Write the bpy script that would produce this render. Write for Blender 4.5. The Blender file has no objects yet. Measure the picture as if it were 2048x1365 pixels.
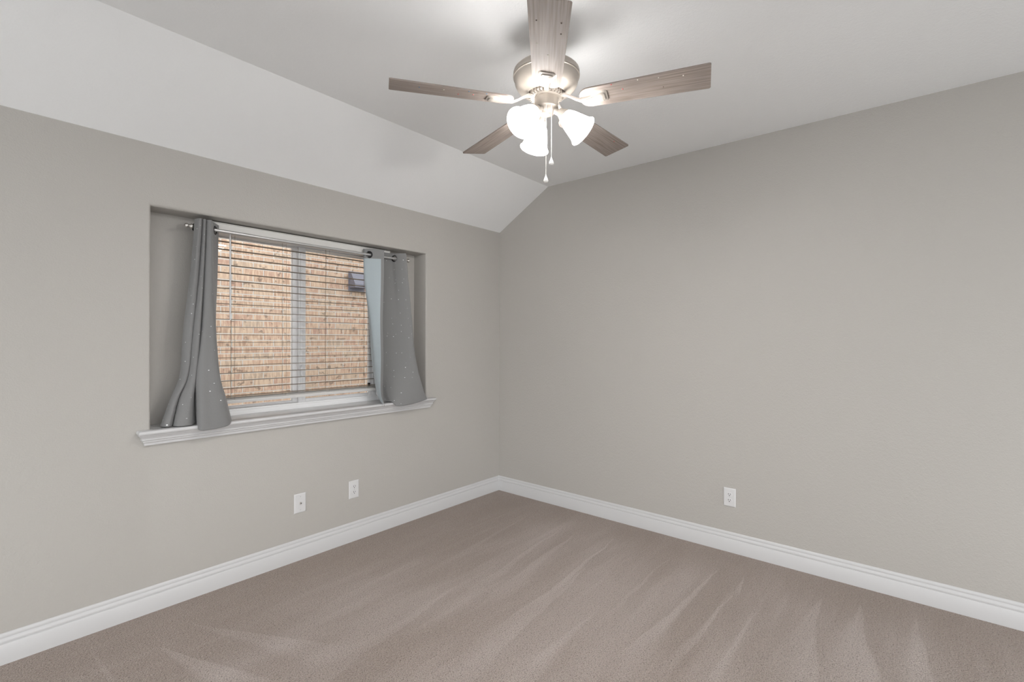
import bpy, bmesh, math, random
from mathutils import Vector, Matrix

PI = math.pi
scene = bpy.context.scene
COL = scene.collection
random.seed(7)

# ------------------------------------------------------------------ camera
cam_d = bpy.data.cameras.new('camera')
cam_d.sensor_width = 36.0
cam_d.lens = 17.1587
cam_d.clip_start = 0.02
cam = bpy.data.objects.new('camera', cam_d)
COL.objects.link(cam)
R_, U_, B_ = ((0.642716, -0.766093, 0.004123), (0.000425, 0.005739, 0.999983), (-0.766104, -0.642704, 0.004014))
cam.matrix_world = Matrix(((R_[0], U_[0], B_[0], -3.44830), (R_[1], U_[1], B_[1], -3.04878),
                           (R_[2], U_[2], B_[2], 1.42), (0, 0, 0, 1)))
scene.camera = cam

# ------------------------------------------------------------------ sky, exposure
SKY_STRENGTH = 2.95
world = bpy.data.worlds.new('overcast_sky')
scene.world = world
world.use_nodes = True
wn = world.node_tree
wn.nodes.clear()
w_out = wn.nodes.new('ShaderNodeOutputWorld')
w_bg = wn.nodes.new('ShaderNodeBackground')
w_tc = wn.nodes.new('ShaderNodeTexCoord')                 # soft overcast sky above, pale ground below the horizon
w_sp = wn.nodes.new('ShaderNodeSeparateXYZ')
w_rp = wn.nodes.new('ShaderNodeValToRGB')
w_ma = wn.nodes.new('ShaderNodeMath'); w_ma.operation = 'MULTIPLY_ADD'
w_ma.inputs[1].default_value = 0.5; w_ma.inputs[2].default_value = 0.5
wn.links.new(w_tc.outputs['Generated'], w_sp.inputs[0])
wn.links.new(w_sp.outputs[2], w_ma.inputs[0])
wn.links.new(w_ma.outputs[0], w_rp.inputs[0])
w_rp.color_ramp.elements[0].position = 0.44; w_rp.color_ramp.elements[0].color = (0.22, 0.22, 0.22, 1)
w_rp.color_ramp.elements[1].position = 0.52; w_rp.color_ramp.elements[1].color = (0.99, 0.995, 1.0, 1)
wn.links.new(w_rp.outputs[0], w_bg.inputs['Color'])
w_bg.inputs['Strength'].default_value = SKY_STRENGTH
wn.links.new(w_bg.outputs[0], w_out.inputs[0])

scene.view_settings.view_transform = 'Standard'
scene.view_settings.look = 'None'
scene.view_settings.gamma = 1.0
scene.view_settings.use_curve_mapping = False
scene.view_settings.exposure = 0.08

SHADE_STRENGTH = 23.0
BULB_STRENGTH = 640.0

# ------------------------------------------------------------------ helpers
def mat(name, color=(0.8, 0.8, 0.8), rough=0.5, metal=0.0, spec=0.5):
    m = bpy.data.materials.new(name)
    m.use_nodes = True
    b = m.node_tree.nodes['Principled BSDF']
    b.inputs['Base Color'].default_value = (*color, 1)
    b.inputs['Roughness'].default_value = rough
    b.inputs['Metallic'].default_value = metal
    b.inputs['Specular IOR Level'].default_value = spec
    return m

def N(m, typ, **kw):
    n = m.node_tree.nodes.new(typ)
    for k, v in kw.items():
        setattr(n, k, v)
    return n

def L(m, a, b):
    m.node_tree.links.new(a, b)

def bsdf(m):
    return m.node_tree.nodes['Principled BSDF']

def math_node(m, op, a, b=None, c=None, clamp=False):
    n = N(m, 'ShaderNodeMath', operation=op)
    n.use_clamp = clamp
    for i, v in enumerate((a, b, c)):
        if v is None:
            continue
        if isinstance(v, (int, float)):
            n.inputs[i].default_value = v
        else:
            L(m, v, n.inputs[i])
    return n.outputs[0]

def smooth(m, v, lo, hi):
    n = N(m, 'ShaderNodeMapRange', interpolation_type='SMOOTHSTEP')
    L(m, v, n.inputs['Value'])
    n.inputs['From Min'].default_value = lo
    n.inputs['From Max'].default_value = hi
    return n.outputs[0]

def mix_col(m, fac, a, b, blend='MIX'):
    n = N(m, 'ShaderNodeMix', data_type='RGBA', blend_type=blend)
    if isinstance(fac, (int, float)):
        n.inputs[0].default_value = fac
    else:
        L(m, fac, n.inputs[0])
    for i, v in ((6, a), (7, b)):
        if isinstance(v, tuple):
            n.inputs[i].default_value = (*v, 1)
        else:
            L(m, v, n.inputs[i])
    return n.outputs[2]

def add_bump(m, scale, strength, dist=0.002, detail=4.0, coord='Object', kind='noise'):
    tc = N(m, 'ShaderNodeTexCoord')
    t = N(m, 'ShaderNodeTexNoise')
    t.inputs['Scale'].default_value = scale
    t.inputs['Detail'].default_value = detail
    L(m, tc.outputs[coord], t.inputs['Vector'])
    b = N(m, 'ShaderNodeBump')
    b.inputs['Strength'].default_value = strength
    b.inputs['Distance'].default_value = dist
    L(m, t.outputs[0], b.inputs['Height'])
    L(m, b.outputs[0], bsdf(m).inputs['Normal'])
    return t

def obj(name, bm, material, parent=None, smooth_shade=False, recalc=True):
    if recalc:
        bmesh.ops.recalc_face_normals(bm, faces=bm.faces)
    me = bpy.data.meshes.new(name)
    bm.to_mesh(me)
    bm.free()
    mats = material if isinstance(material, (list, tuple)) else [material]
    for m in mats:
        me.materials.append(m)
    if smooth_shade:
        for f in me.polygons:
            f.use_smooth = True
    o = bpy.data.objects.new(name, me)
    COL.objects.link(o)
    if parent is not None:
        o.parent = parent
    return o

def autosmooth(o, ang=35):
    """smooth shading with sharp edges above an angle, stored on the mesh"""
    me = o.data
    bm = bmesh.new()
    bm.from_mesh(me)
    for f in bm.faces:
        f.smooth = True
    for e in bm.edges:
        if len(e.link_faces) == 2 and e.calc_face_angle(0) > math.radians(ang):
            e.smooth = False
    bm.to_mesh(me)
    bm.free()
    return o

def thing(name, label, cat, loc=(0, 0, 0), rz=0, group=None):
    o = bpy.data.objects.new(name, None)
    o.empty_display_size = 0.05
    COL.objects.link(o)
    o.location = loc
    o.rotation_euler = (0, 0, rz)
    o['label'] = label
    o['category'] = cat
    if group:
        o['group'] = group
    return o

def struct(o, label=None, cat=None):
    o['kind'] = 'structure'
    if label:
        o['label'] = label
        o['category'] = cat
    return o

def add_box(bm, x0, x1, y0, y1, z0, z1, bevel=0.0, seg=2, M=None):
    vs = [bm.verts.new(Vector((x, y, z))) for x in (x0, x1) for y in (y0, y1) for z in (z0, z1)]
    idx = [(0, 1, 3, 2), (4, 6, 7, 5), (0, 4, 5, 1), (2, 3, 7, 6), (0, 2, 6, 4), (1, 5, 7, 3)]
    fs = [bm.faces.new([vs[i] for i in q]) for q in idx]
    geom = vs
    if bevel > 0:
        es = list({e for f in fs for e in f.edges})
        r = bmesh.ops.bevel(bm, geom=es, offset=bevel, segments=seg, profile=0.5, affect='EDGES')
        geom = list({v for f in r['faces'] for v in f.verts} | {v for v in vs if v.is_valid})
    if M is not None:
        bmesh.ops.transform(bm, matrix=M, verts=[v for v in geom if v.is_valid])
    return geom

def add_lathe(bm, prof, seg=40, M=None, cap0=False, cap1=False):
    rings = []
    for r, z in prof:
        if r < 1e-6:
            rings.append([bm.verts.new((0, 0, z))])
        else:
            rings.append([bm.verts.new((r * math.cos(2 * PI * k / seg), r * math.sin(2 * PI * k / seg), z)) for k in range(seg)])
    for a, b in zip(rings, rings[1:]):
        for k in range(seg):
            k2 = (k + 1) % seg
            if len(a) == 1 and len(b) == 1:
                continue
            if len(a) == 1:
                bm.faces.new((a[0], b[k], b[k2]))
            elif len(b) == 1:
                bm.faces.new((a[k], a[k2], b[0]))
            else:
                bm.faces.new((a[k], a[k2], b[k2], b[k]))
    if cap0 and len(rings[0]) > 1:
        bm.faces.new(rings[0])
    if cap1 and len(rings[-1]) > 1:
        bm.faces.new(rings[-1])
    if M is not None:
        bmesh.ops.transform(bm, matrix=M, verts=[v for r in rings for v in r])

def add_tube(bm, pts, rad, seg=10):
    """round tube along a list of points, capped"""
    pts = [Vector(p) for p in pts]
    rings = []
    up = Vector((0, 0, 1))
    for i, p in enumerate(pts):
        d = (pts[min(i + 1, len(pts) - 1)] - pts[max(i - 1, 0)]).normalized()
        ref = up if abs(d.dot(up)) < 0.95 else Vector((1, 0, 0))
        a = d.cross(ref).normalized()
        b = d.cross(a)
        r = rad[i] if isinstance(rad, (list, tuple)) else rad
        rings.append([bm.verts.new(p + r * (math.cos(2 * PI * k / seg) * a + math.sin(2 * PI * k / seg) * b)) for k in range(seg)])
    for a, b in zip(rings, rings[1:]):
        for k in range(seg):
            bm.faces.new((a[k], a[(k + 1) % seg], b[(k + 1) % seg], b[k]))
    bm.faces.new(rings[0])
    bm.faces.new(rings[-1])

def axis_matrix(origin, direction):
    d = Vector(direction).normalized()
    q = Vector((0, 0, 1)).rotation_difference(d)
    return Matrix.Translation(Vector(origin)) @ q.to_matrix().to_4x4()

# ------------------------------------------------------------------ materials
def wall_paint(name, col, bump=0.4):
    m = mat(name, col, rough=0.5, spec=0.4)
    tc = N(m, 'ShaderNodeTexCoord')
    a = N(m, 'ShaderNodeTexNoise'); a.inputs['Scale'].default_value = 140; a.inputs['Detail'].default_value = 2
    v = N(m, 'ShaderNodeTexNoise'); v.inputs['Scale'].default_value = 60; v.inputs['Detail'].default_value = 3
    L(m, tc.outputs['Object'], a.inputs['Vector'])
    L(m, tc.outputs['Object'], v.inputs['Vector'])
    h = math_node(m, 'ADD', a.outputs[0], v.outputs[0])
    b = N(m, 'ShaderNodeBump')
    b.inputs['Strength'].default_value = bump
    b.inputs['Distance'].default_value = 0.003
    L(m, h, b.inputs['Height'])
    L(m, b.outputs[0], bsdf(m).inputs['Normal'])
    return m

M_wall = wall_paint('greige_wall_paint', (0.462, 0.444, 0.417))
M_ceil = wall_paint('white_ceiling_paint', (0.90, 0.91, 0.92), 0.3)
M_trim = mat('white_trim_paint', (0.61, 0.61, 0.615), rough=0.32)
M_vinyl = mat('white_vinyl', (0.88, 0.88, 0.885), rough=0.35)
M_slat = mat('shade_toned_slat', (0.20, 0.165, 0.125), rough=0.5)  # white slats given a dark colour that stands in for backlit shade
M_blind = mat('white_blind_slat', (0.74, 0.73, 0.71), rough=0.4)
M_cord = mat('taupe_cord', (0.30, 0.25, 0.19), rough=0.8)
M_plate = mat('white_plate_plastic', (0.68, 0.68, 0.685), rough=0.28)
M_slot = mat('dark_slot', (0.03, 0.03, 0.03), rough=0.7)
M_screw = mat('painted_screw', (0.55, 0.55, 0.55), rough=0.35, metal=0.4)
M_nickel = mat('brushed_nickel', (0.62, 0.60, 0.57), rough=0.28, metal=0.9)
M_rod = mat('satin_steel_rod', (0.60, 0.60, 0.60), rough=0.35, metal=0.6)
M_bronze = mat('dark_grommet_metal', (0.02, 0.02, 0.022), rough=0.25, metal=0.8)
M_fan = mat('fan_satin_champagne', (0.43, 0.385, 0.34), rough=0.38, metal=0.25)
M_fan_lt = mat('fan_iron_champagne', (0.42, 0.38, 0.34), rough=0.4, metal=0.15)
M_black = mat('black_plastic', (0.015, 0.015, 0.015), rough=0.5)
M_hood = mat('grey_vent_plastic', (0.16, 0.16, 0.20), rough=0.5)
M_concrete = mat('outdoor_concrete', (0.42, 0.40, 0.37), rough=0.9)
M_bounce = mat('pale_bounce_floor', (0.86, 0.86, 0.85), rough=0.5)  # for the added floor out of view that brightens the ceiling
M_chain = mat('pull_chain_white', (0.82, 0.80, 0.76), rough=0.35)
M_fob = mat('pull_fob_white', (0.86, 0.85, 0.83), rough=0.2)

def emis(name, col, s):
    m = bpy.data.materials.new(name)
    m.use_nodes = True
    b = bsdf(m)
    b.inputs['Base Color'].default_value = (0.85, 0.84, 0.82, 1)
    b.inputs['Roughness'].default_value = 0.3
    b.inputs['Emission Color'].default_value = (*col, 1)
    b.inputs['Emission Strength'].default_value = s
    return m
M_shade = emis('lit_frosted_glass', (1.0, 0.98, 0.95), SHADE_STRENGTH)
M_bulb = emis('lit_bulb', (1.0, 0.975, 0.94), BULB_STRENGTH)

# clear window glass: fresnel mix of transparent and glossy
def glass_mat(name, tint, refl=1.0):
    m = bpy.data.materials.new(name)
    m.use_nodes = True
    m.node_tree.nodes.clear()
    out = N(m, 'ShaderNodeOutputMaterial')
    t = N(m, 'ShaderNodeBsdfTransparent'); t.inputs[0].default_value = (*tint, 1)
    g = N(m, 'ShaderNodeBsdfGlossy'); g.inputs['Roughness'].default_value = 0.02
    f = N(m, 'ShaderNodeFresnel'); f.inputs[0].default_value = 1.35
    mx = N(m, 'ShaderNodeMixShader')
    L(m, f.outputs[0], mx.inputs[0]); L(m, t.outputs[0], mx.inputs[1]); L(m, g.outputs[0], mx.inputs[2])
    L(m, mx.outputs[0], out.inputs[0])
    return m
M_glass = glass_mat('window_glass', (0.97, 0.98, 0.975))

def screen_mat():
    m = bpy.data.materials.new('insect_mesh')
    m.use_nodes = True
    m.node_tree.nodes.clear()
    out = N(m, 'ShaderNodeOutputMaterial')
    t = N(m, 'ShaderNodeBsdfTransparent')
    d = N(m, 'ShaderNodeBsdfDiffuse'); d.inputs[0].default_value = (0.10, 0.09, 0.075, 1)
    mx = N(m, 'ShaderNodeMixShader'); mx.inputs[0].default_value = 0.2
    L(m, t.outputs[0], mx.inputs[1]); L(m, d.outputs[0], mx.inputs[2]); L(m, mx.outputs[0], out.inputs[0])
    return m
M_screen = screen_mat()

# brick of the neighbouring house
def brick_mat():
    m = mat('tan_brick', rough=0.9, spec=0.2)
    tc = N(m, 'ShaderNodeTexCoord')
    sp = N(m, 'ShaderNodeSeparateXYZ'); L(m, tc.outputs['Object'], sp.inputs[0])
    cb = N(m, 'ShaderNodeCombineXYZ'); L(m, sp.outputs[0], cb.inputs[0]); L(m, sp.outputs[2], cb.inputs[1])
    br = N(m, 'ShaderNodeTexBrick', offset=0.5)
    br.inputs['Scale'].default_value = 1.0
    br.inputs['Brick Width'].default_value = 0.203
    br.inputs['Row Height'].default_value = 0.0665
    br.inputs['Mortar Size'].default_value = 0.0048
    br.inputs['Mortar Smooth'].default_value = 0.25
    br.inputs['Bias'].default_value = 0.0
    br.inputs['Color1'].default_value = (0.0, 0.0, 0.0, 1)
    br.inputs['Color2'].default_value = (1, 1, 1, 1)
    br.inputs['Mortar'].default_value = (0.5, 0.5, 0.5, 1)
    L(m, cb.outputs[0], br.inputs['Vector'])
    ramp = N(m, 'ShaderNodeValToRGB')
    cr = ramp.color_ramp
    cr.elements[0].position = 0.0; cr.elements[0].color = (0.33, 0.215, 0.155, 1)
    cr.elements[1].position = 1.0; cr.elements[1].color = (0.36, 0.285, 0.225, 1)
    for pos, c in ((0.3, (0.45, 0.30, 0.22, 1)), (0.55, (0.40, 0.25, 0.195, 1)), (0.8, (0.47, 0.345, 0.26, 1))):
        e = cr.elements.new(pos); e.color = c
    L(m, br.outputs['Color'], ramp.inputs[0])
    # wire-cut vertical streaks and dark flashes
    mp = N(m, 'ShaderNodeMapping'); mp.inputs['Scale'].default_value = (55, 9, 1)
    L(m, cb.outputs[0], mp.inputs['Vector'])
    n1 = N(m, 'ShaderNodeTexNoise'); n1.inputs['Scale'].default_value = 1.0; n1.inputs['Detail'].default_value = 3
    L(m, mp.outputs[0], n1.inputs['Vector'])
    s1 = smooth(m, n1.outputs[0], 0.35, 0.68)
    c1 = mix_col(m, s1, ramp.outputs[0], (0.58, 0.44, 0.33))
    mp2 = N(m, 'ShaderNodeMapping'); mp2.inputs['Scale'].default_value = (14, 16, 1)
    L(m, cb.outputs[0], mp2.inputs['Vector'])
    n2 = N(m, 'ShaderNodeTexNoise'); n2.inputs['Scale'].default_value = 1.0; n2.inputs['Detail'].default_value = 2
    L(m, mp2.outputs[0], n2.inputs['Vector'])
    s2 = math_node(m, 'MULTIPLY', smooth(m, n2.outputs[0], 0.60, 0.68), 0.7)
    c2 = mix_col(m, s2, c1, (0.17, 0.125, 0.10))
    c3 = mix_col(m, br.outputs['Fac'], c2, (0.54, 0.52, 0.49))
    L(m, c3, bsdf(m).inputs['Base Color'])
    b = N(m, 'ShaderNodeBump'); b.inputs['Strength'].default_value = 0.6; b.inputs['Distance'].default_value = 0.006
    inv = math_node(m, 'SUBTRACT', 1.0, br.outputs['Fac'])
    hh = math_node(m, 'ADD', inv, math_node(m, 'MULTIPLY', n1.outputs[0], 0.3))
    L(m, hh, b.inputs['Height']); L(m, b.outputs[0], bsdf(m).inputs['Normal'])
    return m
M_brick = brick_mat()

# carpet: cut pile with vacuum strokes where the pile leans another way
def carpet_mat():
    m = mat('taupe_carpet', rough=0.95, spec=0.1)
    bsdf(m).inputs['Sheen Weight'].default_value = 0.25
    tc = N(m, 'ShaderNodeTexCoord')
    P = tc.outputs['Object']
    sp = N(m, 'ShaderNodeSeparateXYZ'); L(m, P, sp.inputs[0])
    X, Y = sp.outputs[0], sp.outputs[1]
    # wobble so that stroke edges are ragged
    wob = N(m, 'ShaderNodeTexNoise'); wob.inputs['Scale'].default_value = 2.2; wob.inputs['Detail'].default_value = 3
    L(m, P, wob.inputs['Vector'])
    Yw = math_node(m, 'ADD', Y, math_node(m, 'MULTIPLY', math_node(m, 'SUBTRACT', wob.outputs[0], 0.5), 0.085))
    total = None
    # (apex x, apex y, end x, end y, half-angle slope, lean strength, sharp side)
    strokes = [(-0.30, -0.62, -1.7, -0.80, 0.030, 0.5, 1), (-0.34, -0.98, -1.9, -1.17, 0.035, 0.6, 1),
               (-0.42, -1.12, -1.5, -1.27, 0.060, 0.7, 1), (-0.29, -1.38, -2.0, -1.53, 0.030, 0.9, 1),
               (-0.80, -1.45, -2.3, -1.60, 0.055, 0.6, -1), (-0.30, -1.80, -1.5, -1.82, 0.022, 0.5, -1),
               (-0.28, -2.10, -1.7, -2.05, 0.035, 0.9, 1), (-0.27, -2.24, -0.62, -2.27, 0.055, 0.8, -1),
               (-0.55, -2.25, -1.7, -2.20, 0.035, 0.75, -1), (-0.60, -2.40, -1.8, -2.38, 0.03, 0.5, 1),
               (-0.27, -2.62, -1.5, -2.64, 0.115, 0.75, -1), (-0.20, -2.80, -1.5, -2.85, 0.125, 0.8, -1),
               (-0.18, -3.02, -1.4, -3.06, 0.10, 0.65, -1),
               (-1.3, -0.55, -2.6, -0.72, 0.05, 0.4, 1), (-1.5, -1.0, -2.9, -1.2, 0.07, 0.45, -1),
               (-1.2, -1.75, -2.6, -1.85, 0.08, 0.45, 1), (-2.78, -0.36, -2.56, -1.30, 0.13, 0.9, -1),
               (-2.63, -0.26, -2.22, -1.25, 0.10, 0.75, -1), (-2.985, -0.04, -2.95, -0.8, 0.03, 0.8, 1)]
    for ax, ay, ex, ey, sl, st, side in strokes:
        dx, dy = ex - ax, ey - ay
        ln = math.hypot(dx, dy); dx /= ln; dy /= ln
        px = math_node(m, 'SUBTRACT', X, ax); py = math_node(m, 'SUBTRACT', Yw, ay)
        s = math_node(m, 'ADD', math_node(m, 'MULTIPLY', px, dx), math_node(m, 'MULTIPLY', py, dy))
        t = math_node(m, 'ADD', math_node(m, 'MULTIPLY', px, -dy * side), math_node(m, 'MULTIPLY', py, dx * side))
        w = math_node(m, 'MAXIMUM', math_node(m, 'MULTIPLY', s, sl), 0.004)
        q = math_node(m, 'DIVIDE', t, w)                       # -1 .. 1 across the stroke
        a = smooth(m, q, -1.15, -0.85)
        b = math_node(m, 'SUBTRACT', 1.0, smooth(m, q, 0.1, 1.25))
        e0 = smooth(m, s, 0.0, 0.08)
        e1 = math_node(m, 'SUBTRACT', 1.0, smooth(m, s, ln * 0.45, ln * 1.05))
        v = math_node(m, 'MULTIPLY', math_node(m, 'MULTIPLY', a, b), math_node(m, 'MULTIPLY', e0, e1))
        v = math_node(m, 'MULTIPLY', v, st)
        total = v if total is None else math_node(m, 'MAXIMUM', total, v)
    # broad, soft lean changes stretched along the strokes
    mp = N(m, 'ShaderNodeMapping'); mp.inputs['Scale'].default_value = (0.55, 2.6, 1); mp.inputs['Rotation'].default_value = (0, 0, 0.08)
    L(m, P, mp.inputs['Vector'])
    nb = N(m, 'ShaderNodeTexNoise'); nb.inputs['Scale'].default_value = 1.3; nb.inputs['Detail'].default_value = 3
    L(m, mp.outputs[0], nb.inputs['Vector'])
    broad = smooth(m, nb.outputs[0], 0.35, 0.66)
    mp3 = N(m, 'ShaderNodeMapping'); mp3.inputs['Scale'].default_value = (1.2, 14, 1); mp3.inputs['Rotation'].default_value = (0, 0, 0.06)
    L(m, P, mp3.inputs['Vector'])
    nl = N(m, 'ShaderNodeTexNoise'); nl.inputs['Scale'].default_value = 1.0; nl.inputs['Detail'].default_value = 2
    L(m, mp3.outputs[0], nl.inputs['Vector'])
    fine_lines = smooth(m, nl.outputs[0], 0.5, 0.75)
    lean = math_node(m, 'ADD', math_node(m, 'MULTIPLY', total, 0.50), math_node(m, 'MULTIPLY', broad, 0.40))
    lean = math_node(m, 'ADD', lean, math_node(m, 'MULTIPLY', fine_lines, 0.20), clamp=True)
    # lean tone drops off, so the carpet gets darker towards the two walls
    wall_fade = math_node(m, 'MULTIPLY', smooth(m, math_node(m, 'MULTIPLY', X, -1.0), 0.0, 0.55), smooth(m, math_node(m, 'MULTIPLY', Y, -1.0), 0.0, 0.95))
    lean = math_node(m, 'MULTIPLY', math_node(m, 'ADD', lean, 0.27), math_node(m, 'MULTIPLY_ADD', wall_fade, 0.7, 0.3), clamp=True)
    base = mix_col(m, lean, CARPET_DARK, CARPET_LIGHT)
    # tuft speckle
    n1 = N(m, 'ShaderNodeTexNoise'); n1.inputs['Scale'].default_value = 210; n1.inputs['Detail'].default_value = 3
    L(m, P, n1.inputs['Vector'])
    n2 = N(m, 'ShaderNodeTexVoronoi'); n2.inputs['Scale'].default_value = 120
    L(m, P, n2.inputs['Vector'])
    sp1 = smooth(m, n1.outputs[0], 0.36, 0.62)
    c = mix_col(m, sp1, mix_col(m, 0.42, base, (0.10, 0.07, 0.055)), base)
    n3 = N(m, 'ShaderNodeTexNoise'); n3.inputs['Scale'].default_value = 90; n3.inputs['Detail'].default_value = 1
    L(m, P, n3.inputs['Vector'])
    c = mix_col(m, math_node(m, 'MULTIPLY', smooth(m, n3.outputs[0], 0.6, 0.75), 0.35), c, (0.62, 0.54, 0.48))
    n4 = N(m, 'ShaderNodeTexNoise'); n4.inputs['Scale'].default_value = 150; n4.inputs['Detail'].default_value = 1
    L(m, P, n4.inputs['Vector'])
    c = mix_col(m, math_node(m, 'MULTIPLY', smooth(m, n4.outputs[0], 0.61, 0.68), 0.62), c, (0.075, 0.052, 0.04))
    L(m, c, bsdf(m).inputs['Base Color'])
    h = math_node(m, 'ADD', n1.outputs[0], math_node(m, 'MULTIPLY', n2.outputs['Distance'], -0.6))
    b = N(m, 'ShaderNodeBump'); b.inputs['Strength'].default_value = 0.8; b.inputs['Distance'].default_value = 0.008
    L(m, h, b.inputs['Height']); L(m, b.outputs[0], bsdf(m).inputs['Normal'])
    return m
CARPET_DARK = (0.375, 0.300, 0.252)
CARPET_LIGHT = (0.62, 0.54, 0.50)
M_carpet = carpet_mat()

# fan blade: weathered oak, grain along the blade (local X)
def wood_mat():
    m = mat('weathered_oak', rough=0.55, spec=0.3)
    tc = N(m, 'ShaderNodeTexCoord')
    mp = N(m, 'ShaderNodeMapping'); mp.inputs['Scale'].default_value = (3.0, 95, 20)
    L(m, tc.outputs['Object'], mp.inputs['Vector'])
    n = N(m, 'ShaderNodeTexNoise'); n.inputs['Scale'].default_value = 1.6; n.inputs['Detail'].default_value = 6; n.inputs['Distortion'].default_value = 0.6
    L(m, mp.outputs[0], n.inputs['Vector'])
    n2 = N(m, 'ShaderNodeTexNoise'); n2.inputs['Scale'].default_value = 9.0
    L(m, tc.outputs['Object'], n2.inputs['Vector'])
    r = N(m, 'ShaderNodeValToRGB')
    r.color_ramp.elements[0].position = 0.3; r.color_ramp.elements[0].color = (0.20, 0.163, 0.142, 1)
    r.color_ramp.elements[1].position = 0.72; r.color_ramp.elements[1].color = (0.37, 0.315, 0.283, 1)
    L(m, n.outputs[0], r.inputs[0])
    c = mix_col(m, math_node(m, 'MULTIPLY', smooth(m, n2.outputs[0], 0.4, 0.7), 0.3), r.outputs[0], (0.25, 0.22, 0.21))
    L(m, c, bsdf(m).inputs['Base Color'])
    return m
M_wood = wood_mat()

# curtains: face cloth with small silver stars, pale lining on the window side
def curtain_mat(name, base, hem=None):
    m = mat(name, base, rough=0.75, spec=0.25)
    bsdf(m).inputs['Sheen Weight'].default_value = 0.3
    uv = N(m, 'ShaderNodeTexCoord')
    UV = uv.outputs['UV']                                   # metres along the cloth
    sp = N(m, 'ShaderNodeSeparateXYZ'); L(m, UV, sp.inputs[0])
    wv = N(m, 'ShaderNodeTexNoise'); wv.inputs['Scale'].default_value = 260
    L(m, UV, wv.inputs['Vector'])
    col = mix_col(m, math_node(m, 'MULTIPLY', wv.outputs[0], 0.25), base, tuple(c * 0.6 for c in base))
    vo = N(m, 'ShaderNodeTexVoronoi', feature='F1', voronoi_dimensions='2D'); vo.inputs['Scale'].default_value = 17; vo.inputs['Randomness'].default_value = 0.85
    L(m, UV, vo.inputs['Vector'])
    pick = N(m, 'ShaderNodeSeparateColor'); L(m, vo.outputs['Color'], pick.inputs[0])
    dot = math_node(m, 'LESS_THAN', vo.outputs['Distance'], math_node(m, 'MULTIPLY_ADD', pick.outputs[1], 0.022, 0.024))
    dot = math_node(m, 'MULTIPLY', dot, math_node(m, 'GREATER_THAN', pick.outputs[0], 0.35))
    if hem is None:
        col = mix_col(m, math_node(m, 'MULTIPLY', dot, math_node(m, 'MULTIPLY_ADD', pick.outputs[2], 0.75, 0.25)), col, (0.90, 0.91, 0.92))
        L(m, math_node(m, 'MULTIPLY', dot, 0.5), bsdf(m).inputs['Metallic'])
        L(m, math_node(m, 'SUBTRACT', 0.75, math_node(m, 'MULTIPLY', dot, 0.4)), bsdf(m).inputs['Roughness'])
    else:
        top = math_node(m, 'GREATER_THAN', sp.outputs[1], 1.085)
        side = math_node(m, 'LESS_THAN', sp.outputs[0], 0.018)
        h = math_node(m, 'MAXIMUM', top, side)
        col = mix_col(m, h, col, hem)
    L(m, col, bsdf(m).inputs['Base Color'])
    b = N(m, 'ShaderNodeBump'); b.inputs['Strength'].default_value = 0.25; b.inputs['Distance'].default_value = 0.004
    n2 = N(m, 'ShaderNodeTexNoise'); n2.inputs['Scale'].default_value = 30; n2.inputs['Detail'].default_value = 3
    L(m, UV, n2.inputs['Vector'])
    L(m, n2.outputs[0], b.inputs['Height']); L(m, b.outputs[0], bsdf(m).inputs['Normal'])
    return m
GREY = (0.225, 0.225, 0.225)
M_cloth = curtain_mat('grey_star_cloth', GREY)
M_lining = curtain_mat('pale_blue_lining', (0.42, 0.48, 0.51), hem=GREY)

# ================================================================== ROOM SHELL
XB, YB = -7.0, -7.0            # unseen sides behind the camera, left open so the sky works as fill
HW, HC, SD = 2.4203, 2.7454, 0.5575
RX0, RX1, RZ0, RZ1, RD = -2.715, -0.887, 0.944, 2.102, 0.155   # window recess
WX0, WX1, WZ0, WZ1 = -2.405, -1.195, 0.944, 2.070               # window opening in the recess back
WOUT = 0.27

def grid_with_hole(bm, xs, zs, y, hole, flip=False):
    vs = {(i, j): bm.verts.new((x, y, z)) for i, x in enumerate(xs) for j, z in enumerate(zs)}
    for i in range(len(xs) - 1):
        for j in range(len(zs) - 1):
            if (i, j) != hole:
                bm.faces.new((vs[i, j], vs[i + 1, j], vs[i + 1, j + 1], vs[i, j + 1]))
    return vs

bm = bmesh.new()
a = grid_with_hole(bm, [XB - 0.1, RX0, RX1, 0.1], [-0.02, RZ0, RZ1, HW], 0.0, (1, 1))
b = grid_with_hole(bm, [RX0, WX0, WX1, RX1], [RZ0 - 0.03, WZ0, WZ1, RZ1], RD, (1, 1))
o_ = grid_with_hole(bm, [XB - 0.1, WX0, WX1, 0.1], [-0.02, WZ0, WZ1, HW], WOUT, (1, 1))
bev = []
def edge(v, w):
    return bm.edges.get((v, w))
# recess sides (left, right, top, bottom)
f = bm.faces.new((a[1, 1], a[1, 2], b[0, 3], b[0, 0])); bev.append(edge(a[1, 1], a[1, 2]))
f = bm.faces.new((a[2, 1], a[2, 2], b[3, 3], b[3, 0])); bev.append(edge(a[2, 1], a[2, 2]))
f = bm.faces.new((a[1, 2], a[2, 2], b[3, 3], b[0, 3])); bev.append(edge(a[1, 2], a[2, 2]))
f = bm.faces.new((a[1, 1], a[2, 1], b[3, 0], b[0, 0]))
# opening reveal
for k in ((1, 1), (2, 1)), ((1, 2), (2, 2)), ((1, 1), (1, 2)), ((2, 1), (2, 2)):
    bm.faces.new((b[k[0]], b[k[1]], o_[k[1]], o_[k[0]]))
# wall top and ends
bm.faces.new((a[0, 3], a[1, 3], a[2, 3], a[3, 3], o_[3, 3], o_[2, 3], o_[1, 3], o_[0, 3]))
bmesh.ops.bevel(bm, geom=bev, offset=0.016, segments=4, profile=0.5, affect='EDGES')
wl = obj('wall_left', bm, M_wall)
autosmooth(wl, 50)
struct(wl)

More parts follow.
